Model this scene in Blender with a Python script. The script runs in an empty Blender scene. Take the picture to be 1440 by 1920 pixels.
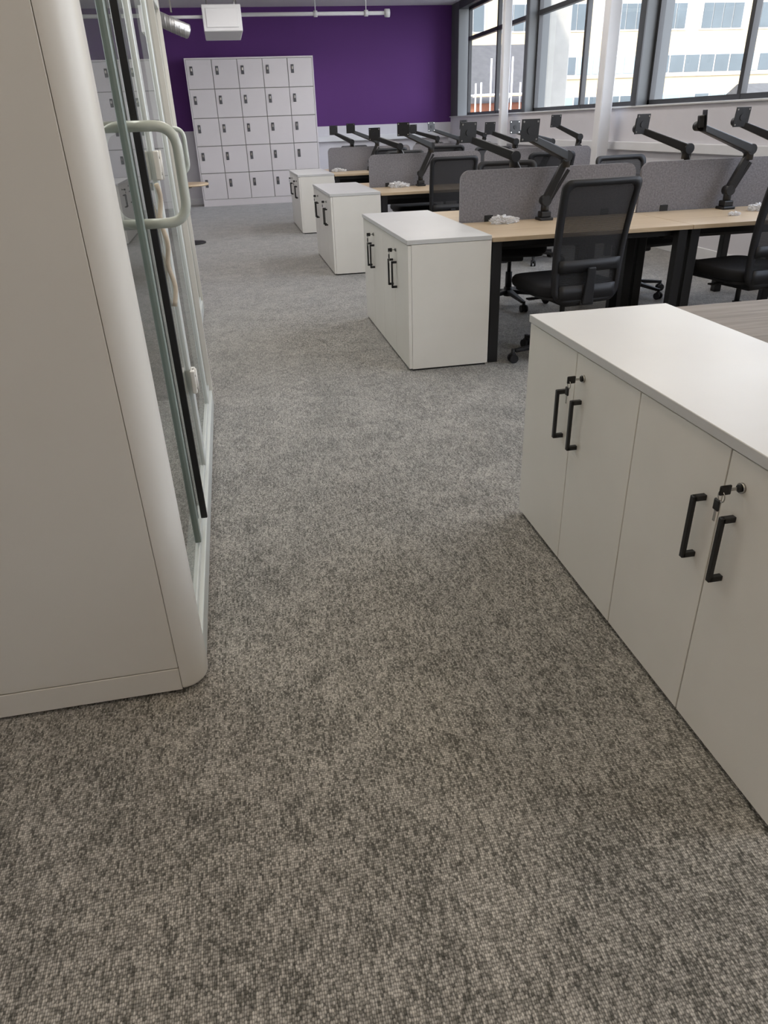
import bpy, bmesh, math, random
from mathutils import Vector, Matrix
random.seed(7)
scene = bpy.context.scene

# ------------------------------------------------------------------ materials
def new_mat(name):
    m = bpy.data.materials.new(name); m.use_nodes = True
    nt = m.node_tree; nt.nodes.clear()
    out = nt.nodes.new('ShaderNodeOutputMaterial')
    return m, nt, out

def N(nt, t, **kw):
    n = nt.nodes.new(t)
    for k, v in kw.items():
        if k in n.inputs.keys(): n.inputs[k].default_value = v
        else: setattr(n, k, v)
    return n

def pmat(name, col, rough=0.5, metal=0.0, var=0.04, nscale=6.0, bump=0.0, bscale=80.0, spec=0.5, coat=0.0):
    m, nt, out = new_mat(name)
    b = nt.nodes.new('ShaderNodeBsdfPrincipled')
    b.inputs['Roughness'].default_value = rough
    b.inputs['Metallic'].default_value = metal
    b.inputs['Specular IOR Level'].default_value = spec
    b.inputs['Coat Weight'].default_value = coat
    tc = nt.nodes.new('ShaderNodeTexCoord')
    nz = N(nt, 'ShaderNodeTexNoise', Scale=nscale, Detail=4.0)
    nt.links.new(tc.outputs['Object'], nz.inputs['Vector'])
    mx = nt.nodes.new('ShaderNodeMix'); mx.data_type = 'RGBA'
    mx.inputs[6].default_value = tuple(max(0, c*(1-var)) for c in col) + (1,)
    mx.inputs[7].default_value = tuple(min(1, c*(1+var)) for c in col) + (1,)
    nt.links.new(nz.outputs['Fac'], mx.inputs[0])
    nt.links.new(mx.outputs[2], b.inputs['Base Color'])
    if bump > 0:
        n2 = N(nt, 'ShaderNodeTexNoise', Scale=bscale, Detail=3.0)
        nt.links.new(tc.outputs['Object'], n2.inputs['Vector'])
        bp = N(nt, 'ShaderNodeBump', Strength=bump, Distance=0.002)
        nt.links.new(n2.outputs['Fac'], bp.inputs['Height'])
        nt.links.new(bp.outputs['Normal'], b.inputs['Normal'])
    nt.links.new(b.outputs['BSDF'], out.inputs['Surface'])
    return m

M_WHITE = pmat('cabinet_white_laminate', (0.80, 0.78, 0.725), 0.38, bump=0.05, bscale=300)
M_WTOP = pmat('cabinet_top_laminate', (0.62, 0.62, 0.615), 0.33)
M_GAP = pmat('shadow_gap_dark', (0.03, 0.03, 0.03), 0.9)
M_EDGE = pmat('door_edge_grey', (0.30, 0.29, 0.27), 0.7)
M_BLACK = pmat('black_powder_coat', (0.009, 0.009, 0.010), 0.42)
M_PLAST = pmat('black_plastic', (0.009, 0.009, 0.011), 0.55, bump=0.1, bscale=400)
M_FAB = pmat('black_seat_fabric', (0.008, 0.008, 0.010), 0.95, bump=0.4, bscale=500)
M_BOOTH = pmat('booth_cream_metal', (0.64, 0.62, 0.575), 0.36, var=0.02)
M_BFRAME = pmat('booth_frame_aluminium', (0.60, 0.63, 0.61), 0.35, metal=0.1, var=0.02)
M_BGREEN = pmat('booth_stile_greygreen', (0.22, 0.27, 0.25), 0.3, var=0.03)
M_FELT = pmat('booth_interior_felt', (0.16, 0.16, 0.165), 0.95, bump=0.3)
M_HANDLE = pmat('booth_handle_coat', (0.50, 0.53, 0.48), 0.3, var=0.02)
M_BEIGE = pmat('beige_cord', (0.50, 0.43, 0.34), 0.9, var=0.15, nscale=60)
M_LOCK = pmat('locker_white', (0.80, 0.76, 0.77), 0.45, var=0.02)
M_LOCKP = pmat('locker_lock_grey', (0.10, 0.10, 0.11), 0.4)
M_STEEL = pmat('steel', (0.45, 0.44, 0.42), 0.25, metal=1.0)
M_WALL = pmat('wall_white_paint', (0.66, 0.645, 0.675), 0.7, bump=0.1, bscale=60)
M_PURPLE = pmat('wall_purple_paint', (0.10, 0.026, 0.165), 0.75, var=0.08, nscale=1.5)
M_CEIL = pmat('ceiling_paint', (0.80, 0.79, 0.78), 0.8)
M_WFRAME = pmat('window_frame_dark', (0.035, 0.035, 0.037), 0.45)
M_WFIN = pmat('window_fin_grey', (0.11, 0.115, 0.115), 0.5)
M_PIPE = pmat('pipe_white_paint', (0.74, 0.74, 0.75), 0.5)
M_DUCT = pmat('duct_silver', (0.5, 0.5, 0.5), 0.35, metal=0.8, var=0.2, nscale=20)
M_CONC = pmat('concrete_column', (0.28, 0.27, 0.24), 0.85, var=0.15, bump=0.3, bscale=30)
M_CREAM = pmat('facade_cream_render', (0.44, 0.355, 0.22), 0.85, var=0.05, nscale=0.4)
M_CREAM2 = pmat('facade_pale_stone', (0.42, 0.36, 0.26), 0.85, var=0.05, nscale=0.4)
M_FGLASS = pmat('facade_window_glass', (0.06, 0.08, 0.09), 0.15, var=0.35, nscale=0.5)
M_FPANEL = pmat('facade_blue_panel', (0.21, 0.28, 0.29), 0.5, var=0.2, nscale=0.3)
M_FFRAME = pmat('facade_window_frame', (0.36, 0.36, 0.35), 0.5)
M_SLATE = pmat('roof_slate', (0.075, 0.072, 0.068), 0.9, var=0.25, nscale=3, spec=0.2)
M_BRICK = pmat('brick_orange', (0.24, 0.10, 0.055), 0.9, var=0.3, nscale=12)
M_SCAF = pmat('scaffold_pole', (0.6, 0.6, 0.58), 0.5)
M_STREET = pmat('street_asphalt', (0.12, 0.12, 0.12), 0.9)

def felt_mat():
    m, nt, out = new_mat('screen_grey_felt')
    b = N(nt, 'ShaderNodeBsdfPrincipled', Roughness=0.95)
    tc = nt.nodes.new('ShaderNodeTexCoord')
    nz = N(nt, 'ShaderNodeTexNoise', Scale=90.0, Detail=6.0, Roughness=0.75)
    nt.links.new(tc.outputs['Object'], nz.inputs['Vector'])
    r = nt.nodes.new('ShaderNodeValToRGB')
    r.color_ramp.elements[0].position = 0.35; r.color_ramp.elements[0].color = (0.135, 0.13, 0.14, 1)
    r.color_ramp.elements[1].position = 0.68; r.color_ramp.elements[1].color = (0.27, 0.26, 0.275, 1)
    nt.links.new(nz.outputs['Fac'], r.inputs[0]); nt.links.new(r.outputs[0], b.inputs['Base Color'])
    nt.links.new(b.outputs[0], out.inputs[0])
    return m
M_SCREEN = felt_mat()

def wood_mat(name, c0, c1, rough=0.3, spec=0.5):
    m, nt, out = new_mat(name)
    b = N(nt, 'ShaderNodeBsdfPrincipled', Roughness=rough); b.inputs['Specular IOR Level'].default_value = spec
    tc = nt.nodes.new('ShaderNodeTexCoord')
    mp = nt.nodes.new('ShaderNodeMapping'); mp.inputs['Scale'].default_value = (1.2, 22, 22)
    nt.links.new(tc.outputs['Object'], mp.inputs['Vector'])
    nz = N(nt, 'ShaderNodeTexNoise', Scale=2.5, Detail=6.0, Roughness=0.6, Distortion=0.6)
    nt.links.new(mp.outputs[0], nz.inputs['Vector'])
    r = nt.nodes.new('ShaderNodeValToRGB')
    r.color_ramp.elements[0].position = 0.3; r.color_ramp.elements[0].color = c0 + (1,)
    r.color_ramp.elements[1].position = 0.7; r.color_ramp.elements[1].color = c1 + (1,)
    nt.links.new(nz.outputs['Fac'], r.inputs[0]); nt.links.new(r.outputs[0], b.inputs['Base Color'])
    nt.links.new(b.outputs[0], out.inputs[0])
    return m
M_WOOD = wood_mat('light_oak_laminate', (0.47, 0.35, 0.22), (0.62, 0.49, 0.34))
M_WOODG = wood_mat('row1_oak_laminate', (0.15, 0.125, 0.105), (0.27, 0.235, 0.205), 0.6, 0.25)  # first-row desktops: darker, greyer and duller than the other oak tops

def glass_mat(name, tint, base=0.05, rough=0.0):
    m, nt, out = new_mat(name)
    tr = nt.nodes.new('ShaderNodeBsdfTransparent'); tr.inputs[0].default_value = tint + (1,)
    gl = nt.nodes.new('ShaderNodeBsdfGlossy'); gl.inputs['Roughness'].default_value = rough
    lw = N(nt, 'ShaderNodeLayerWeight', Blend=0.5)
    p = nt.nodes.new('ShaderNodeMath'); p.operation = 'POWER'; p.inputs[1].default_value = 4.0
    nt.links.new(lw.outputs['Facing'], p.inputs[0])
    ma = nt.nodes.new('ShaderNodeMath'); ma.operation = 'MULTIPLY_ADD'
    ma.inputs[1].default_value = 0.9 - base; ma.inputs[2].default_value = base
    nt.links.new(p.outputs[0], ma.inputs[0])
    mx = nt.nodes.new('ShaderNodeMixShader')
    nt.links.new(ma.outputs[0], mx.inputs[0]); nt.links.new(tr.outputs[0], mx.inputs[1]); nt.links.new(gl.outputs[0], mx.inputs[2])
    nt.links.new(mx.outputs[0], out.inputs[0])
    return m
M_GLASS = glass_mat('booth_glass', (0.90, 0.95, 0.93), 0.06)
M_WGLASS = glass_mat('window_glass', (0.97, 0.98, 0.98), 0.03)

def mesh_fabric():
    m, nt, out = new_mat('chair_mesh_fabric')
    tr = nt.nodes.new('ShaderNodeBsdfTransparent')
    b = N(nt, 'ShaderNodeBsdfPrincipled', Roughness=0.7); b.inputs['Base Color'].default_value = (0.010, 0.010, 0.012, 1)
    tc = nt.nodes.new('ShaderNodeTexCoord')
    w = N(nt, 'ShaderNodeTexWave', Scale=60.0); w.bands_direction = 'Z'
    nt.links.new(tc.outputs['Object'], w.inputs['Vector'])
    ma = nt.nodes.new('ShaderNodeMath'); ma.operation = 'MULTIPLY_ADD'; ma.inputs[1].default_value = 0.10; ma.inputs[2].default_value = 0.84
    nt.links.new(w.outputs['Fac'], ma.inputs[0])
    mx = nt.nodes.new('ShaderNodeMixShader')
    nt.links.new(ma.outputs[0], mx.inputs[0]); nt.links.new(tr.outputs[0], mx.inputs[1]); nt.links.new(b.outputs[0], mx.inputs[2])
    nt.links.new(mx.outputs[0], out.inputs[0])
    return m
M_MESH = mesh_fabric()

def plastic_film():
    m, nt, out = new_mat('clear_plastic_film')
    tr = nt.nodes.new('ShaderNodeBsdfTransparent')
    b = N(nt, 'ShaderNodeBsdfPrincipled', Roughness=0.15); b.inputs['Base Color'].default_value = (0.75, 0.75, 0.75, 1)
    nz = N(nt, 'ShaderNodeTexNoise', Scale=40.0)
    mx = nt.nodes.new('ShaderNodeMixShader')
    nt.links.new(nz.outputs['Fac'], mx.inputs[0]); nt.links.new(tr.outputs[0], mx.inputs[1]); nt.links.new(b.outputs[0], mx.inputs[2])
    nt.links.new(mx.outputs[0], out.inputs[0])
    return m
M_FILM = plastic_film()

def emis(name, col, s):
    m, nt, out = new_mat(name)
    e = N(nt, 'ShaderNodeEmission', Strength=s); e.inputs[0].default_value = col + (1,)
    nt.links.new(e.outputs[0], out.inputs[0])
    return m
M_FILLW = emis('fill_warm', (1.0, 0.84, 0.62), 4.3)  # warm glow of the added ceiling panels around the camera
M_GLOWN = emis('panel_glow_neutral', (1.0, 0.95, 0.90), 8.5)  # neutral glow: added far ceiling panels, also the booth ceilings

def carpet_mat():
    m, nt, out = new_mat('carpet_tile_loop_pile')
    L = nt.links.new
    b = N(nt, 'ShaderNodeBsdfPrincipled', Roughness=0.8); b.inputs['Specular IOR Level'].default_value = 0.3
    b.inputs['Sheen Weight'].default_value = 0.45; b.inputs['Sheen Roughness'].default_value = 0.4
    tc = nt.nodes.new('ShaderNodeTexCoord')
    def mapping(sc, rot=0.0):
        mp = nt.nodes.new('ShaderNodeMapping'); mp.inputs['Scale'].default_value = sc; mp.inputs['Rotation'].default_value = (0, 0, rot)
        L(tc.outputs['Object'], mp.inputs['Vector']); return mp
    def noise(mp, s, d, r=0.6, dist=0.0):
        n = N(nt, 'ShaderNodeTexNoise', Scale=s, Detail=d, Roughness=r, Distortion=dist); L(mp.outputs[0], n.inputs['Vector']); return n
    def math(op, a, bb):
        x = nt.nodes.new('ShaderNodeMath'); x.operation = op
        for i, v in enumerate((a, bb)):
            if isinstance(v, (int, float)): x.inputs[i].default_value = v
            else: L(v, x.inputs[i])
        return x.outputs[0]
    big = noise(mapping((1, 1, 1)), 4.0, 5.0, 0.65)
    mid = noise(mapping((1.6, 0.8, 1)), 12.0, 7.0, 0.8, 1.0)
    fine = noise(mapping((1.8, 0.30, 1)), 75.0, 3.0, 0.7)
    v = nt.nodes.new('ShaderNodeTexVoronoi'); v.inputs['Scale'].default_value = 1.0; v.inputs['Randomness'].default_value = 0.42
    L(mapping((235, 160, 1)).outputs[0], v.inputs['Vector'])
    sep = nt.nodes.new('ShaderNodeSeparateColor'); L(v.outputs['Color'], sep.inputs[0])
    s = math('MULTIPLY', math('SUBTRACT', big.outputs['Fac'], 0.5), 0.75)
    s = math('ADD', s, math('MULTIPLY', math('SUBTRACT', mid.outputs['Fac'], 0.5), 1.45))
    s = math('ADD', s, math('MULTIPLY', math('SUBTRACT', fine.outputs['Fac'], 0.5), 1.7))
    s = math('ADD', s, math('MULTIPLY', math('SUBTRACT', sep.outputs[0], 0.5), 0.7))
    s = math('ADD', s, 0.5)
    r = nt.nodes.new('ShaderNodeValToRGB')
    r.color_ramp.elements[0].position = 0.05; r.color_ramp.elements[0].color = (0.098, 0.096, 0.083, 1)
    r.color_ramp.elements[1].position = 0.95; r.color_ramp.elements[1].color = (0.52, 0.495, 0.455, 1)
    L(s, r.inputs[0])
    dk = nt.nodes.new('ShaderNodeMapRange'); dk.inputs['From Min'].default_value = 0.25; dk.inputs['From Max'].default_value = 0.75
    dk.inputs['To Min'].default_value = 1.15; dk.inputs['To Max'].default_value = 0.30
    L(v.outputs['Distance'], dk.inputs['Value'])
    vm = nt.nodes.new('ShaderNodeVectorMath'); vm.operation = 'SCALE'
    L(r.outputs[0], vm.inputs[0]); L(dk.outputs[0], vm.inputs['Scale'])
    L(vm.outputs[0], b.inputs['Base Color'])
    bp = N(nt, 'ShaderNodeBump', Strength=0.6, Distance=0.003); bp.invert = True
    L(v.outputs['Distance'], bp.inputs['Height']); L(bp.outputs[0], b.inputs['Normal'])
    L(b.outputs[0], out.inputs[0])
    return m
M_CARPET = carpet_mat()

# ------------------------------------------------------------------ mesh builder
class MB:
    def __init__(s): s.bm = bmesh.new(); s.mats = []
    def mi(s, m):
        if m not in s.mats: s.mats.append(m)
        return s.mats.index(m)
    def merge(s, tb, mat, smooth=False, M=None):
        if M is not None: bmesh.ops.transform(tb, matrix=M, verts=tb.verts)
        bmesh.ops.recalc_face_normals(tb, faces=tb.faces)
        i = s.mi(mat)
        for f in tb.faces: f.material_index = i; f.smooth = smooth
        me = bpy.data.meshes.new('t'); tb.to_mesh(me); tb.free()
        s.bm.from_mesh(me); bpy.data.meshes.remove(me)
    def box(s, x0, x1, y0, y1, z0, z1, mat, bev=0.0, seg=1, M=None, smooth=False):
        tb = bmesh.new(); bmesh.ops.create_cube(tb, size=1)
        for v in tb.verts:
            v.co = Vector(((x0+x1)/2+v.co.x*(x1-x0), (y0+y1)/2+v.co.y*(y1-y0), (z0+z1)/2+v.co.z*(z1-z0)))
        if bev > 0: bmesh.ops.bevel(tb, geom=tb.edges[:], offset=bev, segments=seg, affect='EDGES', profile=0.5)
        s.merge(tb, mat, smooth, M)
    def quad(s, pts, mat):
        tb = bmesh.new(); tb.faces.new([tb.verts.new(p) for p in pts])
        i = s.mi(mat)
        for f in tb.faces: f.material_index = i
        me = bpy.data.meshes.new('t'); tb.to_mesh(me); tb.free(); s.bm.from_mesh(me); bpy.data.meshes.remove(me)
    def beam(s, a, b, w, h, mat, w2=None, h2=None, bev=0.006):
        a = Vector(a); b = Vector(b); d = b-a; L = d.length
        q = d.to_track_quat('Z', 'Y').to_matrix().to_4x4()
        tb = bmesh.new(); bmesh.ops.create_cube(tb, size=1)
        w2 = w2 or w; h2 = h2 or h
        for v in tb.verts:
            t = v.co.z+0.5
            v.co = Vector((v.co.x*(w*(1-t)+w2*t), v.co.y*(h*(1-t)+h2*t), t*L))
        if bev: bmesh.ops.bevel(tb, geom=tb.edges[:], offset=bev, segments=2, affect='EDGES', profile=0.5)
        s.merge(tb, mat, False, Matrix.Translation(a) @ q)
    def cyl(s, a, b, r, mat, r2=None, n=20, bev=0.0):
        a = Vector(a); b = Vector(b); d = b-a; L = d.length
        tb = bmesh.new(); bmesh.ops.create_cone(tb, cap_ends=True, segments=n, radius1=r, radius2=r if r2 is None else r2, depth=L)
        for v in tb.verts: v.co.z += L/2
        for f in tb.faces: f.smooth = len(f.verts) == 4
        q = d.to_track_quat('Z', 'Y').to_matrix().to_4x4()
        bmesh.ops.transform(tb, matrix=Matrix.Translation(a) @ q, verts=tb.verts)
        i = s.mi(mat)
        for f in tb.faces: f.material_index = i
        me = bpy.data.meshes.new('t'); tb.to_mesh(me); tb.free(); s.bm.from_mesh(me); bpy.data.meshes.remove(me)
    def prism(s, poly, z0, z1, mat, smooth=False, bev=0.0):
        tb = bmesh.new()
        lo = [tb.verts.new((x, y, z0)) for x, y in poly]; f = tb.faces.new(lo)
        r = bmesh.ops.extrude_face_region(tb, geom=[f])
        for v in r['geom']:
            if isinstance(v, bmesh.types.BMVert): v.co.z = z1
        if bev:
            es = [e for e in tb.edges if abs(e.verts[0].co.z-e.verts[1].co.z) < 1e-6]
            bmesh.ops.bevel(tb, geom=es, offset=bev, segments=3, affect='EDGES', profile=0.5)
        s.merge(tb, mat, smooth)
    def tube(s, pts, r, mat, n=12, closed=False):
        pts = [Vector(p) for p in pts]; tb = bmesh.new(); rings = []
        m = len(pts); up = None
        for i, p in enumerate(pts):
            if closed: t = (pts[(i+1) % m]-pts[i-1])
            else: t = pts[min(i+1, m-1)]-pts[max(i-1, 0)]
            t.normalize()
            if up is None: up = t.orthogonal().normalized()
            up = (up - t*up.dot(t)).normalized(); si = t.cross(up)
            rings.append([tb.verts.new(p+r*(math.cos(k*2*math.pi/n)*up+math.sin(k*2*math.pi/n)*si)) for k in range(n)])
        rng = range(m if closed else m-1)
        for i in rng:
            A = rings[i]; B = rings[(i+1) % m]
            for k in range(n): tb.faces.new((A[k], A[(k+1) % n], B[(k+1) % n], B[k]))
        if not closed: tb.faces.new(rings[0]); tb.faces.new(rings[-1])
        s.merge(tb, mat, True)
    def finish(s, name, loc=(0, 0, 0), rot=0.0):
        me = bpy.data.meshes.new(name); s.bm.to_mesh(me); s.bm.free()
        for m in s.mats: me.materials.append(m)
        o = bpy.data.objects.new(name, me); scene.collection.objects.link(o)
        o.location = loc; o.rotation_euler = (0, 0, rot)
        return o

def dup(o, loc, rot=0.0):
    n = bpy.data.objects.new(o.name.split('.')[0], o.data); scene.collection.objects.link(n)
    n.location = loc; n.rotation_euler = (0, 0, rot); return n

def round_path(corners, r, n=6):
    P = [Vector(c) for c in corners]; out = [P[0]]
    for i in range(1, len(P)-1):
        a = (P[i-1]-P[i]).normalized(); b = (P[i+1]-P[i]).normalized()
        p0 = P[i]+a*r; p1 = P[i]+b*r
        for k in range(n+1):
            t = k/n; out.append(p0*(1-t)**2+P[i]*2*t*(1-t)+p1*t*t)
    out.append(P[-1]); return out

# ------------------------------------------------------------------ room shell
XW, XL, YB, YF, H = 4.72, -3.4, -3.2, 16.4, 3.35
b = MB(); b.box(XL-.2, XW+.25, YB-.2, YF+.2, -.15, 0, M_CARPET); b.finish('floor')
b = MB(); b.box(XL-.2, XW+.35, YB-.2, YF+.2, H, H+.2, M_CEIL); b.finish('ceiling')
b = MB(); b.box(XL-.2, XL, YB-.2, YF+.2, 0, H, M_WALL); b.finish('wall_west')
b = MB(); b.box(XL, XW+.25, YB-.2, YB, 0, H, M_WALL); b.finish('wall_south')
b = MB(); b.box(XL, XW+.25, YF, YF+.2, 1.34, H, M_PURPLE); b.box(XL, XW+.25, YF, YF+.2, 0, 1.34, M_WALL); b.finish('wall_north')
SILL = 1.42
b = MB(); b.box(XW, XW+.25, YB, YF, 0, SILL, M_WALL)
b.box(XW, XW+.25, YB, -1.72, SILL, H, M_WALL); b.box(XW, XW+.25, 15.9, YF, SILL, H, M_WFIN)
b.box(XW, XW+.25, -1.72, 15.9, 3.22, H, M_WFRAME)
b.finish('wall_east')
b = MB(); b.box(XW-.03, XW+.05, YB, YF, SILL, SILL+.02, M_WTOP, .004); b.finish('trim_1')
b = MB(); b.box(XW-.05, XW, YB, YF, .98, 1.07, M_PIPE, .006); b.finish('trim_2')
b = MB(); b.box(XW-.015, XW, YB, YF, 0, .12, M_PIPE, .004); b.finish('baseboard_east')
b = MB(); b.box(XL, XW-.02, YF-.015, YF, 0, .12, M_PIPE, .004); b.finish('baseboard_north')
b = MB(); b.box(1.9, XW-.06, YF-.10, YF-.0, 1.06, 1.16, M_PIPE, .006); b.finish('trim_3')

k = 1
for y0 in (12.2, 8.72, 5.24, 1.76, -1.72):
    y1 = y0+3.48
    b = MB(); xg = XW+.14
    b.box(XW-.02, XW+.30, y0-.06, y0+.05, SILL+.02, 3.22, M_WFIN)
    b.box(XW-.035, XW-.02, y0-.07, y0+.06, SILL+.02, 3.22, M_WFRAME)
    ym = y0+1.74
    b.box(xg-.035, xg+.035, ym-.03, ym+.03, SILL+.02, 3.22, M_WFRAME, .004)
    b.box(xg-.03, xg+.03, y0+.05, y0+.09, SILL+.02, 3.22, M_WFRAME)
    b.box(xg-.03, xg+.03, y1-.11, y1-.06, SILL+.02, 3.22, M_WFRAME)
    b.box(xg-.03, xg+.03, y0+.05, y1-.06, SILL+.02, SILL+.07, M_WFRAME)
    b.box(xg-.035, xg+.035, y0+.05, y1-.06, 2.69, 2.75, M_WFRAME)
    b.box(xg-.03, xg+.03, y0+.05, y1-.06, 3.17, 3.22, M_WFRAME)
    b.quad([(xg, y0+.05, SILL+.02), (xg, y0+.05, 3.22), (xg, y1-.06, 3.22), (xg, y1-.06, SILL+.02)], M_WGLASS)
    b.finish('window_%d' % k); k += 1

# interior square columns
b = MB(); b.box(4.43, 4.58, 9.0, 9.15, 0, H, M_PIPE, .01); b.finish('column')
b = MB(); b.box(4.44, 4.56, 12.5, 12.62, 0, H, M_PIPE, .01); b.finish('column')

# ceiling services
b = MB()
b.box(-.08, .50, 13.2, 14.5, 2.66, 3.00, M_PIPE, .01)
b.box(-.03, .45, 13.185, 13.2, 2.71, 2.95, M_PIPE, .005)
for x in (0, .44):
    for y in (13.4, 14.3): b.cyl((x, y, 2.98), (x, y, H), .008, M_STEEL, n=8)
b.cyl((-.8, 13.35, 2.86), (-.08, 13.35, 2.86), .022, M_PIPE)
b.cyl((-.8, 13.35, 2.86), (-.8, 13.35, H), .022, M_PIPE)
b.finish('air_duct_unit')
b = MB()
b.cyl((.50, 14.2, 2.98), (2.95, 14.2, 2.98), .028, M_PIPE)
b.cyl((2.92, 14.2, 2.98), (3.0, 14.2, 2.98), .06, M_PIPE)
for x in (1.75, 2.6):
    b.cyl((x-.03, 14.2, 2.98), (x+.03, 14.2, 2.98), .045, M_PIPE); b.cyl((x, 14.2, 2.98), (x, 14.2, H), .008, M_PIPE, n=8)
b.finish('ceiling_pipe')
b = MB(); pts = []
for i in range(60):
    t = i/59; pts.append((-1.5+1.2*t, 12.4+.1*math.sin(t*6), 2.85-.22*t*t+.05*math.sin(t*5)))
b.tube(pts, .09, M_DUCT, n=16)
for i in range(0, 60, 3): b.tube([(pts[i][0], pts[i][1]+.094*math.cos(a), pts[i][2]+.094*math.sin(a)) for a in [j*math.pi/8 for j in range(16)]], .007, M_DUCT, n=6, closed=True)
b.box(-1.3, -1.27, 12.35, 12.45, 2.9, H, M_STEEL); b.box(-.5, -.48, 12.3, 12.4, 2.8, H, M_STEEL)
b.finish('flexible_duct')

# glowing ceiling panels, added out of view to brighten the room
def fill_panel(x, y, mat, w=.3, l=1.5):
    b = MB(); b.box(x-w-.02, x+w+.02, y-l/2-.02, y+l/2+.02, H-.06, H, M_PIPE)
    b.quad([(x-w, y-l/2, H-.062), (x-w, y+l/2, H-.062), (x+w, y+l/2, H-.062), (x+w, y-l/2, H-.062)], mat); b.finish('added_light_panel')
for x, y in ((.2, -1.8), (-1.8, -.4), (.35, 1.2), (2.6, 0.0), (2.6, 2.6)): fill_panel(x, y, M_FILLW)
for x, y in ((.35, 5.0), (3.2, 5.6), (.35, 8.4), (3.2, 9.0), (.35, 11.6), (3.2, 12.2)): fill_panel(x, y, M_GLOWN)

# ------------------------------------------------------------------ storage cabinets
def cabinet(name, loc):
    W, D, HH = 1.48, .50, .765
    b = MB()
    b.box(.03, D-.01, .01, W-.01, 0, .025, M_GAP)
    b.box(.022, D-.002, .002, W-.002, .022, HH-.027, M_EDGE)
    b.box(.021, D, -.001, .018, .012, HH-.027, M_WHITE, .001)
    b.box(.021, D, W-.018, W+.001, .012, HH-.027, M_WHITE, .001)
    b.box(.03, D+.001, 0.018, W-.018, .012, HH-.027, M_WHITE)
    b.box(-.006, D, -.004, W+.004, HH-.025, HH, M_WTOP, .0015)
    dw = W/4
    for i in range(4):
        b.box(0, .0195, i*dw+(.0022 if i else -.001), (i+1)*dw-(.0022 if i < 3 else -.001), .016, HH-.030, M_WHITE, .001)
    for s in (dw, 3*dw):
        for sg in (-1, 1):
            y = s+sg*.052
            b.box(-.034, -.024, y-.0065, y+.0065, .445, .605, M_BLACK, .0015)
            for z in (.4515, .5985): b.box(-.03, 0, y-.0065, y+.0065, z-.0065, z+.0065, M_BLACK, .001)
        y = s-.055; z = .672
        b.cyl((0, y, z), (-.006, y, z), .0115, M_STEEL)
        b.cyl((-.006, y, z), (-.010, y, z), .008, M_BLACK)
        b.box(-.030, -.010, y-.0015, y+.0015, z-.003, z+.003, M_STEEL)
        b.box(-.052, -.026, y-.003, y+.003, z-.011, z+.011, M_BLACK, .002)
        ring = [(-.045+.001*math.cos(a), y+.012*math.cos(a), z-.014+.012*math.sin(a)) for a in [j*math.pi/8 for j in range(16)]]
        b.tube(ring, .0012, M_STEEL, n=6, closed=True)
        b.box(-.048, -.042, y+.000, y+.018, z-.050, z-.024, M_BLACK, .002)
        b.box(-.046, -.044, y+.006, y+.012, z-.075, z-.048, M_STEEL)
    return b.finish(name, loc)
ROWS = [.82, 4.17, 7.52, 10.87]
c0 = cabinet('storage_cabinet', (.955, ROWS[0], 0))
for y in ROWS[1:]: dup(c0, (.955, y, 0))

# ------------------------------------------------------------------ desks
DT = .75
def desk(loc, rot=0, top=None):
    b = MB(); w, d = 1.276, .722
    b.box(0, w, 0, d, DT-.025, DT, top or M_WOOD, .0015)
    for x in (.04, w-.04):
        b.box(x-.03, x+.03, .03, .09, 0, DT-.025, M_BLACK, .003)
        b.box(x-.03, x+.03, .09, d-.04, DT-.075, DT-.026, M_BLACK, .002)
        b.box(x-.03, x+.03, d-.09, d-.04, 0, DT-.025, M_BLACK, .003)
    b.box(.05, w-.05, .10, .14, DT-.07, DT-.026, M_BLACK, .002)
    b.box(.15, w-.15, d-.16, d-.03, DT-.16, DT-.155, M_BLACK)
    b.box(.15, w-.15, d-.16, d-.155, DT-.16, DT-.06, M_BLACK)
    b.box(.15, w-.15, d-.035, d-.03, DT-.16, DT-.026, M_BLACK)
    return b.finish('office_desk', loc, rot)
def screen(loc):
    b = MB(); w, h = 1.235, .335; r = .06
    tb = bmesh.new(); n = 8; P = [(0, 0), (w, 0)]
    for i in range(n+1): a = i/n*math.pi/2; P.append((w-r+r*math.cos(a), h-r+r*math.sin(a)))
    for i in range(n+1): a = math.pi/2+i/n*math.pi/2; P.append((r+r*math.cos(a), h-r+r*math.sin(a)))
    f = tb.faces.new([tb.verts.new((x, -.012, z)) for x, z in P])
    g = bmesh.ops.extrude_face_region(tb, geom=[f])
    for v in g['geom']:
        if isinstance(v, bmesh.types.BMVert): v.co.y = .012
    b.merge(tb, M_SCREEN)
    for x in (.2, w-.2): b.box(x-.03, x+.03, -.016, .016, -.03, .06, M_BLACK, .002)
    return b.finish('desk_privacy_screen', loc)
X0, UW = 1.46, 1.28
d0 = dg = s0 = None
for ri, y in enumerate(ROWS):
    for i in range(2):
        xa = X0+i*UW+.002
        if ri == 0:
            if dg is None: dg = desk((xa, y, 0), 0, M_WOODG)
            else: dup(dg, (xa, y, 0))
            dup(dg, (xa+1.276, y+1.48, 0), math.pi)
        else:
            if d0 is None: d0 = desk((xa, y, 0))
            else: dup(d0, (xa, y, 0))
            dup(d0, (xa+1.276, y+1.48, 0), math.pi)
        sl = (xa+.02, y+.74, .73)
        if s0 is None: s0 = screen(sl)
        else: dup(s0, sl)

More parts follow.
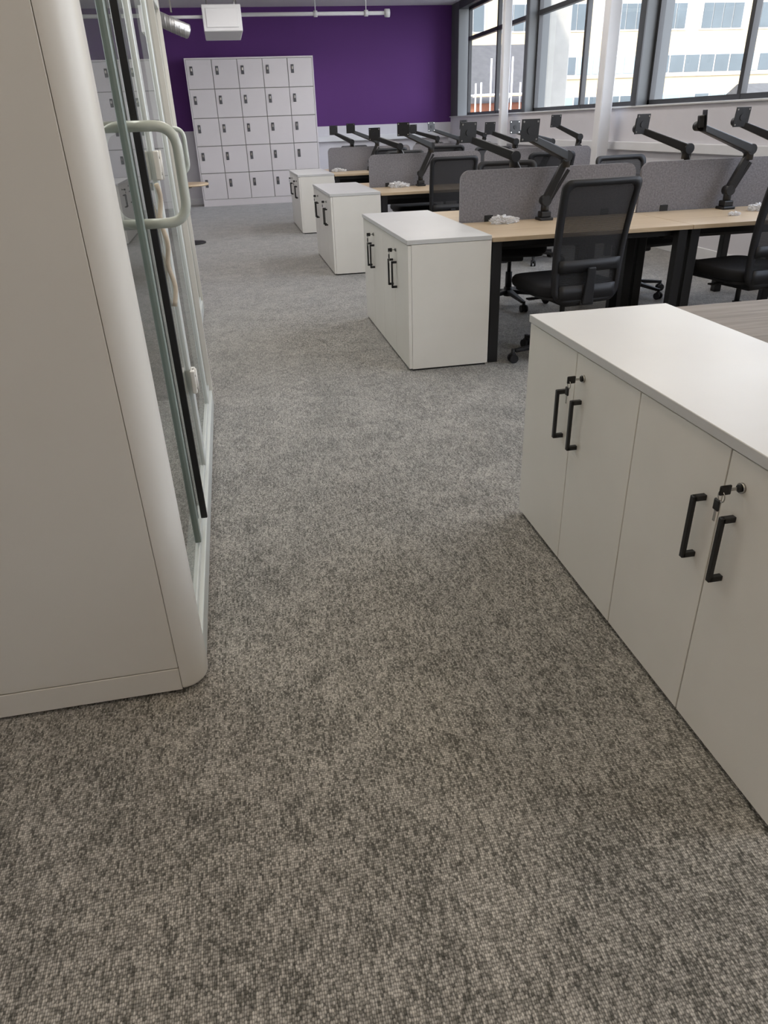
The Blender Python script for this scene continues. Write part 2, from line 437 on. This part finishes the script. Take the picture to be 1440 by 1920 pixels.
# ------------------------------------------------------------------ monitor arms
def arm(base, elbow, head, yaw=0.0, pitch=0.0):
    bx, by = base; B = Vector((bx, by, DT)); b = MB()
    E = Vector(elbow)-B; Hd = Vector(head)-B
    b.box(-.045, .045, -.05, .05, 0, .018, M_BLACK, .004)
    b.box(-.035, .035, -.035, .035, .018, .055, M_BLACK, .006, 2)
    b.cyl((0, 0, .03), (0, 0, .13), .026, M_BLACK)
    j0 = Vector((0, 0, .12))
    b.cyl(j0-Vector((0, .032, 0)), j0+Vector((0, .032, 0)), .032, M_BLACK)
    b.beam(j0, E, .058, .048, M_BLACK, .048, .040)
    b.beam(j0+Vector((.035, 0, 0)), E+Vector((.028, 0, -.05)), .016, .02, M_PLAST, bev=.002)
    b.cyl(E-Vector((0, 0, .035)), E+Vector((0, 0, .045)), .032, M_BLACK)
    hp = Hd+Vector((0, .05 if yaw < 2 else -.05, -.03))
    E2 = E+Vector((0, 0, .03))
    b.beam(E2, hp, .066, .056, M_BLACK, .042, .040)
    b.cyl(hp-Vector((0, .028, 0)), hp+Vector((0, .028, 0)), .028, M_BLACK)
    b.cyl(E2-Vector((0, .034, 0)), E2+Vector((0, .034, 0)), .033, M_BLACK)
    R = Matrix.Translation(Hd) @ Matrix.Rotation(yaw, 4, 'Z') @ Matrix.Rotation(pitch, 4, 'X')
    b.box(-.062, .062, -.005, .0, -.062, .062, M_BLACK, .001, M=R)
    b.box(-.035, .035, .0, .035, -.035, .035, M_BLACK, .006, 2, M=R)
    p0 = R @ Vector((0, .02, 0)); b.cyl(p0, hp, .02, M_BLACK)
    q0 = R @ Vector((0, -.0045, 0)); q1 = R @ Vector((0, -.009, 0)); b.cyl(q0, q1, .020, M_PLAST)
    for sx in (-.048, .048):
        for sz in (-.048, .048):
            b.cyl(R @ Vector((sx, -.004, sz)), R @ Vector((sx, -.007, sz)), .006, M_STEEL, n=8)
    b.finish('monitor_arm', B)
for r, y in enumerate(ROWS[1:]):
    j = lambda s=.05: random.uniform(-s, s) if r > 0 else 0
    n_, f_ = y+.64, y+.84
    q = [j() for _ in range(20)]
    arm((2.04+q[0], n_), (2.15+q[0], n_-.02, 1.10), (1.84+q[1], n_-.16, 1.285+q[2]*.6), 0.15+q[3]*8, 0.1)
    arm((3.38+q[4], n_), (3.47+q[4], n_-.02, 1.09), (3.02+q[5], n_-.14, 1.30+q[6]*.6), (1.2 if r == 0 else .2)+q[7]*6, -.1)
    arm((2.02+q[8], f_), (1.90+q[8], f_+.04, 1.10), (1.61+q[9], f_+.16, 1.28+q[10]*.6), .25+q[11]*8, 0.1)
    arm((3.22+q[12], f_), (3.17+q[12], f_+.04, 1.10), (2.87+q[13], f_+.16, 1.29+q[14]*.6), .3+q[15]*8, 0.1)
    arm((3.84+q[16], f_), (3.90+q[16], f_+.04, 1.12), (3.62+q[17], f_+.14, 1.31+q[18]*.6), 0.1+q[19]*6, 0.1)

# ------------------------------------------------------------------ chairs
def chair():
    b = MB()
    for i in range(5):
        a = math.radians(90+72*i+14); c = Vector((math.cos(a), math.sin(a), 0))
        b.beam(Vector((0, 0, .105))+c*.02, Vector((0, 0, .075))+c*.30, .05, .035, M_PLAST, .03, .022)
        e = c*.31; t = Vector((-c.y, c.x, 0)); z = Vector((0, 0, .028))
        for sg in (-1, 1): b.cyl(e+z+t*sg*.008, e+z+t*sg*.026, .0275, M_PLAST)
        b.cyl(e+Vector((0, 0, .03)), e+Vector((0, 0, .085)), .012, M_PLAST, n=10)
        b.box(e.x-.016, e.x+.016, e.y-.016, e.y+.016, .038, .060, M_PLAST, .004)
    b.cyl((0, 0, .07), (0, 0, .14), .036, M_PLAST); b.cyl((0, 0, .14), (0, 0, .26), .027, M_PLAST); b.cyl((0, 0, .26), (0, 0, .38), .016, M_BLACK)
    b.box(-.09, .09, -.16, .12, .355, .415, M_PLAST, .015, 2)
    b.cyl((-.20, .02, .385), (.0, .02, .385), .008, M_PLAST, n=8); b.box(-.235, -.19, .0, .04, .38, .39, M_PLAST, .003)
    def slab(w, y0, y1, z0, z1, r, mat, bv, crown=0):
        P = []; n = 6
        for cx, cy, a0 in ((w-r, y1-r, 0), (-w+r, y1-r, 90), (-w+r, y0+r, 180), (w-r, y0+r, 270)):
            for i in range(n+1):
                a = math.radians(a0+90*i/n); P.append((cx+r*math.cos(a), cy+r*math.sin(a)))
        b.prism(P, z0, z1, mat, True, bv)
    slab(.225, -.20, .26, .410, .430, .08, M_PLAST, .006)
    slab(.25, -.22, .285, .428, .495, .10, M_FAB, .028)
    def S(x, z):
        t = (z-.40)/.66
        return Vector((x, -.245-.085*t+.03*math.sin(t*math.pi) + .30*x*x, z))
    def outline(n=9):
        out = []; zt, zb = 1.06, .395
        wt, wb = .238, .215
        rt, rb = .045, .085
        for cx, cz, r, a0 in ((wt-rt, zt-rt, rt, 0), (-wt+rt, zt-rt, rt, 90), (-wb+rb, zb+rb, rb, 180), (wb-rb, zb+rb, rb, 270)):
            for i in range(n+1):
                a = math.radians(a0+90*i/n); out.append((cx+r*math.cos(a), cz+r*math.sin(a)))
        res = []
        for i, p in enumerate(out):
            q = out[(i+1) % len(out)]; res.append(p)
            d = math.dist(p, q)
            if d > .1:
                for k in range(1, 10): res.append((p[0]+(q[0]-p[0])*k/10, p[1]+(q[1]-p[1])*k/10))
        return res
    O = outline(); n = len(O); cx, cz = 0, .73
    I = []
    for x, z in O:
        I.append((cx+(x-cx)*.86, cz+(z-cz)*.90-.002))
    tb = bmesh.new()
    th = Vector((0, .024, 0))
    A = [tb.verts.new(S(x, z)-th*.5) for x, z in O]; B = [tb.verts.new(S(x, z)-th*.7) for x, z in I]
    C = [tb.verts.new(S(x, z)+th*.5) for x, z in O]; D = [tb.verts.new(S(x, z)+th*.3) for x, z in I]
    for i in range(n):
        k = (i+1) % n
        tb.faces.new((A[i], A[k], B[k], B[i])); tb.faces.new((C[i], C[k], D[k], D[i]))
        tb.faces.new((A[i], A[k], C[k], C[i])); tb.faces.new((B[i], B[k], D[k], D[i]))
    b.merge(tb, M_PLAST, True)
    tb = bmesh.new(); rings = []
    for s in (1.01, .75, .5, .25):
        rings.append([tb.verts.new(S(cx+(x-cx)*s, cz+(z-cz)*s)) for x, z in I])
    for a_, b_ in zip(rings, rings[1:]):
        for i in range(n): tb.faces.new((a_[i], a_[(i+1) % n], b_[(i+1) % n], b_[i]))
    c = tb.verts.new(S(cx, cz))
    for i in range(n): tb.faces.new((rings[-1][i], rings[-1][(i+1) % n], c))
    b.merge(tb, M_MESH, True)
    for z0, z1, w in ((.575, .640, .195), (.42, .50, .18)):
        tb = bmesh.new(); g = []
        for i in range(13):
            x = -w+2*w*i/12
            g.append([tb.verts.new(S(x, z0)-Vector((0, .02, 0))), tb.verts.new(S(x, z1)-Vector((0, .02, 0))), tb.verts.new(S(x, z1)+Vector((0, -.006, 0))), tb.verts.new(S(x, z0)+Vector((0, -.006, 0)))])
        for i in range(12):
            for k in range(4): tb.faces.new((g[i][k], g[i][(k+1) % 4], g[i+1][(k+1) % 4], g[i+1][k]))
        tb.faces.new(g[0]); tb.faces.new(g[-1]); b.merge(tb, M_PLAST, True)
    b.beam((0, -.12, .385), (0, -.265, .40), .09, .03, M_PLAST); b.beam((0, -.265, .395), (0, -.285, .60), .07, .022, M_PLAST, .05, .015)
    return b
ch = chair().finish('office_chair', (1.93, 4.17, 0), math.radians(6))
for r, y in enumerate(ROWS[1:]):
    if r > 0: dup(ch, (2.05+.05*r, y-.02+.03*r, 0), math.radians(-6+10*r))
    dup(ch, (3.16-.05*r, y+.03, 0), math.radians(10-10*r))
    dup(ch, (2.15, y+1.48+.06, 0), math.radians(170+14*r))
    dup(ch, (3.25, y+1.48+.10, 0), math.radians(188-10*r))

# ------------------------------------------------------------------ phone booths
def booth(name, x0, x1, y0, y1, h, stiles, blacks, greens, hinges, handles, pd=.095):
    b = MB(); r = .065
    b.box(x0+.03, x1-.03, y0+.03, y1-.03, 0, .02, M_GAP)
    b.box(x0, x1-r-.0015, y0, y0+.07, .088, h, M_BOOTH, .0015)
    b.box(x0, x1-r-.0015, y0, y0+.07, .012, .085, M_BOOTH, .0015)
    b.box(x0+.02, x1-r, y0+.006, y0+.06, .03, h-.02, M_GAP)
    def post(ya, sgn):
        P = []
        for i in range(41):
            a = math.pi/2*i/40
            P.append((x1-r+r*math.sin(a), ya+sgn*(r-r*math.cos(a))))
        P += [(x1, ya+sgn*pd), (x1-.06, ya+sgn*pd), (x1-r, ya+sgn*.08)]
        b.prism(P, .012, h, M_BOOTH, False, .01)
    post(y0, 1); post(y1, -1)
    b.box(x0, x1-r, y1-.07, y1, .012, h, M_BOOTH, .0015)
    b.box(x0, x0+.06, y0+.07, y1-.07, .012, h, M_BOOTH)
    b.box(x0, x1-.02, y0+.05, y1-.05, h-.1, h+.0, M_BOOTH)
    b.box(x0+.06, x0+.09, y0+.07, y1-.07, .05, h-.1, M_FELT)
    b.box(x0+.06, x1-.06, y0+.07, y0+.09, .05, h-.1, M_FELT)
    b.box(x0+.06, x1-.06, y1-.09, y1-.07, .05, h-.1, M_FELT)
    b.box(x0+.06, x1-.06, y0+.07, y1-.07, .02, .06, M_CARPET)
    b.box(x1-.07, x1-.004, y0+pd, y1-pd, .012, .095, M_BFRAME, .003)
    b.box(x1-.055, x1-.018, y0+pd, y1-pd, .095, .125, M_BFRAME, .002)
    b.box(x1-.07, x1-.004, y0+pd, y1-pd, h-.14, h, M_BFRAME, .003)
    ymid = (y0+y1)/2; xm = (x0+x1)/2
    b.box(xm-.22, xm+.22, ymid-.5, ymid+.5, h-.125, h-.1, M_BOOTH)
    b.quad([(xm-.2, ymid-.48, h-.127), (xm-.2, ymid+.48, h-.127), (xm+.2, ymid+.48, h-.127), (xm+.2, ymid-.48, h-.127)], M_GLOWN)
    xg = x1-.022
    b.quad([(xg, y0+pd, .12), (xg, y1-pd, .12), (xg, y1-pd, h-.14), (xg, y0+pd, h-.14)], M_GLASS)
    for s, w in stiles: b.box(x1-.055, x1-.012, s-w/2, s+w/2, .12, h-.14, M_BFRAME, .003)
    for s, w in greens: b.box(x1-.032, x1-.012, s-w/2, s+w/2, .135, h-.15, M_BGREEN, .002)
    for s in blacks: b.box(x1-.018, x1+.004, s-.008, s+.008, .13, h-.15, M_BLACK, .002)
    for s in hinges:
        for z in (.49, 1.25, 1.98):
            b.box(x1-.012, x1+.006, s-.035, s+.035, z-.045, z+.045, M_BOOTH, .004, 2)
            b.cyl((x1+.004, s+.0, z-.045), (x1+.004, s+.0, z+.045), .009, M_BOOTH, n=12)
            for zz in (-.025, .025): b.cyl((x1+.005, s-.022, z+zz), (x1+.008, s-.022, z+zz), .005, M_STEEL, n=8)
    for s in handles:
        for reach in (.124, -.070):
            c = [(xg, s, 1.125), (xg+reach, s, 1.125), (xg+reach, s, 1.365), (xg, s, 1.365)]
            b.tube(round_path(c, .06, 10), .0135, M_HANDLE, n=16)
        # looped beige cord tied on the door beside the handle
        yc = s+.46
        cord = [(x1-.010+.006*math.sin(i*.7), yc+.010*math.sin(i*.45), 1.20-i*.0165) for i in range(25)]
        b.tube(cord, .008, M_BEIGE, n=10)
    b.box(x0+.09, x0+.40, y0+.09, y1-.09, .72, .745, M_WOOD, .003)
    cx, cy = xm+.16, y0+.8
    b.cyl((cx, cy, .06), (cx, cy, .09), .17, M_PIPE, n=32); b.cyl((cx, cy, .09), (cx, cy, .45), .03, M_STEEL)
    b.prism([(cx+.19*math.cos(a), cy+.19*math.sin(a)) for a in [k*math.pi/20 for k in range(40)]], .45, .53, M_PIPE, True, .03)
    return b.finish(name)
booth('phone_booth', -1.35, -.225, 1.56, 3.97, 2.25,
      [(2.46, .05), (2.84, .07), (3.60, .05)], [2.325], [(2.15, .028)], [2.80], [2.22])
booth('phone_booth', -1.42, -.33, 4.20, 6.39, 2.25,
      [(4.55, .05), (5.25, .06), (5.9, .05)], [4.9, 5.6], [(4.8, .03)], [5.3], [4.95])

# ------------------------------------------------------------------ lockers
b = MB(); LX0, LX1, LY, LH = -.52, 1.84, 15.88, 2.50
b.box(LX0+.02, LX1-.02, LY+.05, YF-.02, 0, .10, M_LOCK)
b.box(LX0, LX1, LY+.022, YF-.02, .10, LH, M_EDGE)
b.box(LX0-.012, LX0+.01, LY, YF-.02, 0, LH, M_LOCK, .002); b.box(LX1-.01, LX1+.012, LY, YF-.02, 0, LH, M_LOCK, .002)
b.box(LX0-.012, LX1+.012, LY, YF-.02, LH, LH+.025, M_LOCK, .002); b.box(LX0, LX1, LY+.01, LY+.05, .0, .12, M_LOCK)
cw = (LX1-LX0-.02)/5; rh = (LH-.12)/5
for i in range(5):
    for jx in range(5):
        xa = LX0+.01+i*cw; za = .12+jx*rh
        b.box(xa+.006, xa+cw-.006, LY, LY+.02, za+.006, za+rh-.006, M_LOCK, .003)
        b.box(xa+.06, xa+.115, LY-.012, LY, za+rh*.5-.01, za+rh*.5+.13, M_LOCKP, .004)
        b.box(xa+.072, xa+.102, LY-.02, LY-.012, za+rh*.5+.05, za+rh*.5+.10, M_STEEL, .003)
b.finish('locker_bank')

# round side table
b = MB()
b.cyl((0, 0, 0), (0, 0, .015), .20, M_BLACK, n=40); b.cyl((0, 0, .015), (0, 0, .715), .03, M_BLACK); b.cyl((0, 0, .69), (0, 0, .715), .12, M_BLACK, n=24)
b.cyl((0, 0, .715), (0, 0, .74), .34, M_WOOD, n=48); b.finish('round_table', (-.60, 10.6, 0))

# plastic bags left on desks
def bag(x, y, s=1.0):
    tb = bmesh.new(); bmesh.ops.create_icosphere(tb, subdivisions=4, radius=1)
    for v in tb.verts:
        n = v.co.copy(); k = 1+.35*math.sin(n.x*7+x*9)*math.sin(n.y*8+y)+.12*math.sin(n.z*19+n.x*15)
        v.co = Vector((n.x*.075*k*s, n.y*.05*k*s, max(n.z*.028*k*s, -.02*s)+.02*s))
    b = MB(); b.merge(tb, M_FILM, False)
    tb = bmesh.new(); bmesh.ops.create_icosphere(tb, subdivisions=3, radius=1)
    for v in tb.verts:
        n = v.co.copy(); k = 1+.4*math.sin(n.x*9)*math.sin(n.y*6+2)
        v.co = Vector((.07*s+n.x*.05*k*s, .02+n.y*.035*k*s, max(n.z*.02*k*s, -.016*s)+.016*s))
    b.merge(tb, M_FILM, False)
    b.finish('plastic_bag', (x, y, DT))
bag(1.72, 4.75); bag(3.50, 4.62, .9); bag(1.75, 8.1, 1.1); bag(1.6, 11.5, 1.0); bag(3.2, 4.45, .5)

# ------------------------------------------------------------------ exterior
b = MB(); b.box(5.5, 140, -30, 140, -9.2, -9, M_STREET); b.finish('street_ground')
b = MB(); b.box(5.35, 5.80, 13.1, 13.5, -9, 7, M_CONC, .02); b.finish('concrete_pillar')
b = MB(); FY = 70; fx0, fx1 = 18, 92
b.box(fx0, fx1, FY, FY+12, -9, 24, M_CREAM)
for zb in (-5.2, -1.9, 1.45, 4.55):
    b.box(fx0+1, fx1, FY-.1, FY, zb-.25, zb, M_CREAM2)
    b.box(fx0+1.5, fx1-.5, FY-.05, FY+.01, zb, zb+1.5, M_FFRAME)
    x = fx0+1.7; q = 0
    while x < fx1-2:
        w = 1.35
        b.box(x, x+w, FY-.1, FY-.04, zb+.1, zb+1.42, M_FPANEL if random.random() < .45 else M_FGLASS)
        x += w+.16; q += 1
for zb in (8.0, 11.6, 15.2, 18.8):
    x = fx0+3; q = 0
    while x < fx1-5:
        w = (2.0, 4.2)[q % 2]
        b.box(x-.15, x+w+.15, FY-.06, FY+.01, zb-.15, zb+2.0, M_FFRAME)
        for t in range(int(w/1.0)): b.box(x+t*1.0+.04, x+t*1.0+.96, FY-.12, FY-.05, zb, zb+1.85, M_FGLASS)
        x += w+1.6; q += 1
b.finish('cream_office_building')
def roofed(name, x0, x1, y0, y1, ze, zr, chim=True):
    b = MB(); b.box(x0, x1, y0, y1, -9, ze, M_BRICK)
    ym = (y0+y1)/2; tb = bmesh.new()
    v = [tb.verts.new(p) for p in ((x0-.3, y0-.4, ze-.1), (x1+.3, y0-.4, ze-.1), (x1+.3, y1+.4, ze-.1), (x0-.3, y1+.4, ze-.1), (x0-.3, ym, zr), (x1+.3, ym, zr))]
    for f in ((0, 1, 5, 4), (2, 3, 4, 5), (0, 4, 3), (1, 2, 5), (0, 3, 2, 1)): tb.faces.new([v[i] for i in f])
    b.merge(tb, M_SLATE)
    x = x0+1
    while x < x1-1.5:
        b.box(x-.1, x+1.1, y0-.05, y0+.02, ze-2.6, ze-.9, M_FFRAME); b.box(x, x+1, y0-.09, y0-.04, ze-2.5, ze-1, M_FGLASS); x += 2.4
    if chim: b.box(x0+.5, x0+1.5, ym-.5, ym+.5, zr-1.5, zr+.6, M_BRICK)
    b.finish(name)
roofed('slate_roof_building', 11.5, 18.8, 46, 54, 2.3, 5.4)
roofed('slate_roof_building', 34, 56, 44, 54, .2, 2.9, False)
b = MB()
for i in range(5):
    x = 14.6+i*.9
    for yy in (44.6, 45.6): b.cyl((x, yy, -9), (x, yy, 4.4 if i in (1, 2) else 3.2), .05, M_SCAF, n=8)
for z in (-1, .6, 1.6, 2.6):
    for yy in (44.6, 45.6): b.cyl((14.2, yy, z), (18.6, yy, z), .045, M_SCAF, n=8)
    b.box(14.4, 18.4, 44.7, 45.5, z-.1, z-.05, M_WOOD)
b.cyl((14.6, 44.6, .6), (16.4, 44.6, 2.6), .045, M_SCAF, n=8); b.finish('scaffolding')

# ------------------------------------------------------------------ world + sun
w = bpy.data.worlds.new('World'); scene.world = w; w.use_nodes = True
nt = w.node_tree; nt.nodes.clear()
out = nt.nodes.new('ShaderNodeOutputWorld'); bg = nt.nodes.new('ShaderNodeBackground')
tc = nt.nodes.new('ShaderNodeTexCoord'); sp = nt.nodes.new('ShaderNodeSeparateXYZ'); cr = nt.nodes.new('ShaderNodeValToRGB')
nt.links.new(tc.outputs['Generated'], sp.inputs[0]); nt.links.new(sp.outputs['Z'], cr.inputs[0])
cr.color_ramp.elements[0].position = 0.0; cr.color_ramp.elements[0].color = (0.94, 0.96, 1, 1)
cr.color_ramp.elements[1].position = 0.7; cr.color_ramp.elements[1].color = (0.70, 0.80, 1.0, 1)
nt.links.new(cr.outputs[0], bg.inputs[0]); bg.inputs['Strength'].default_value = 6.0
nt.links.new(bg.outputs[0], out.inputs[0])
sl = bpy.data.lights.new('sun', 'SUN'); sl.energy = 4.2; sl.angle = math.radians(3); sl.color = (1, .92, .80)
so = bpy.data.objects.new('sun', sl); scene.collection.objects.link(so)
so.rotation_euler = Vector((.35, .8, -.55)).to_track_quat('-Z', 'Y').to_euler()

# ------------------------------------------------------------------ camera
cd = bpy.data.cameras.new('camera'); co = bpy.data.objects.new('camera', cd); scene.collection.objects.link(co)
cd.sensor_fit = 'VERTICAL'; cd.sensor_height = 36.0; cd.lens = 1333/1920*36; cd.clip_start = .02; cd.clip_end = 500
R = Matrix(((.9799, .1222, -.1577), (-.1969, .4644, -.8635), (-.03235, .8771, .4791)))
q = R.to_quaternion(); q.normalize()
co.matrix_world = Matrix.Translation((0, 0, 1.35)) @ q.to_matrix().to_4x4()
scene.camera = co
scene.view_settings.view_transform = 'Standard'
scene.view_settings.exposure = 0.2
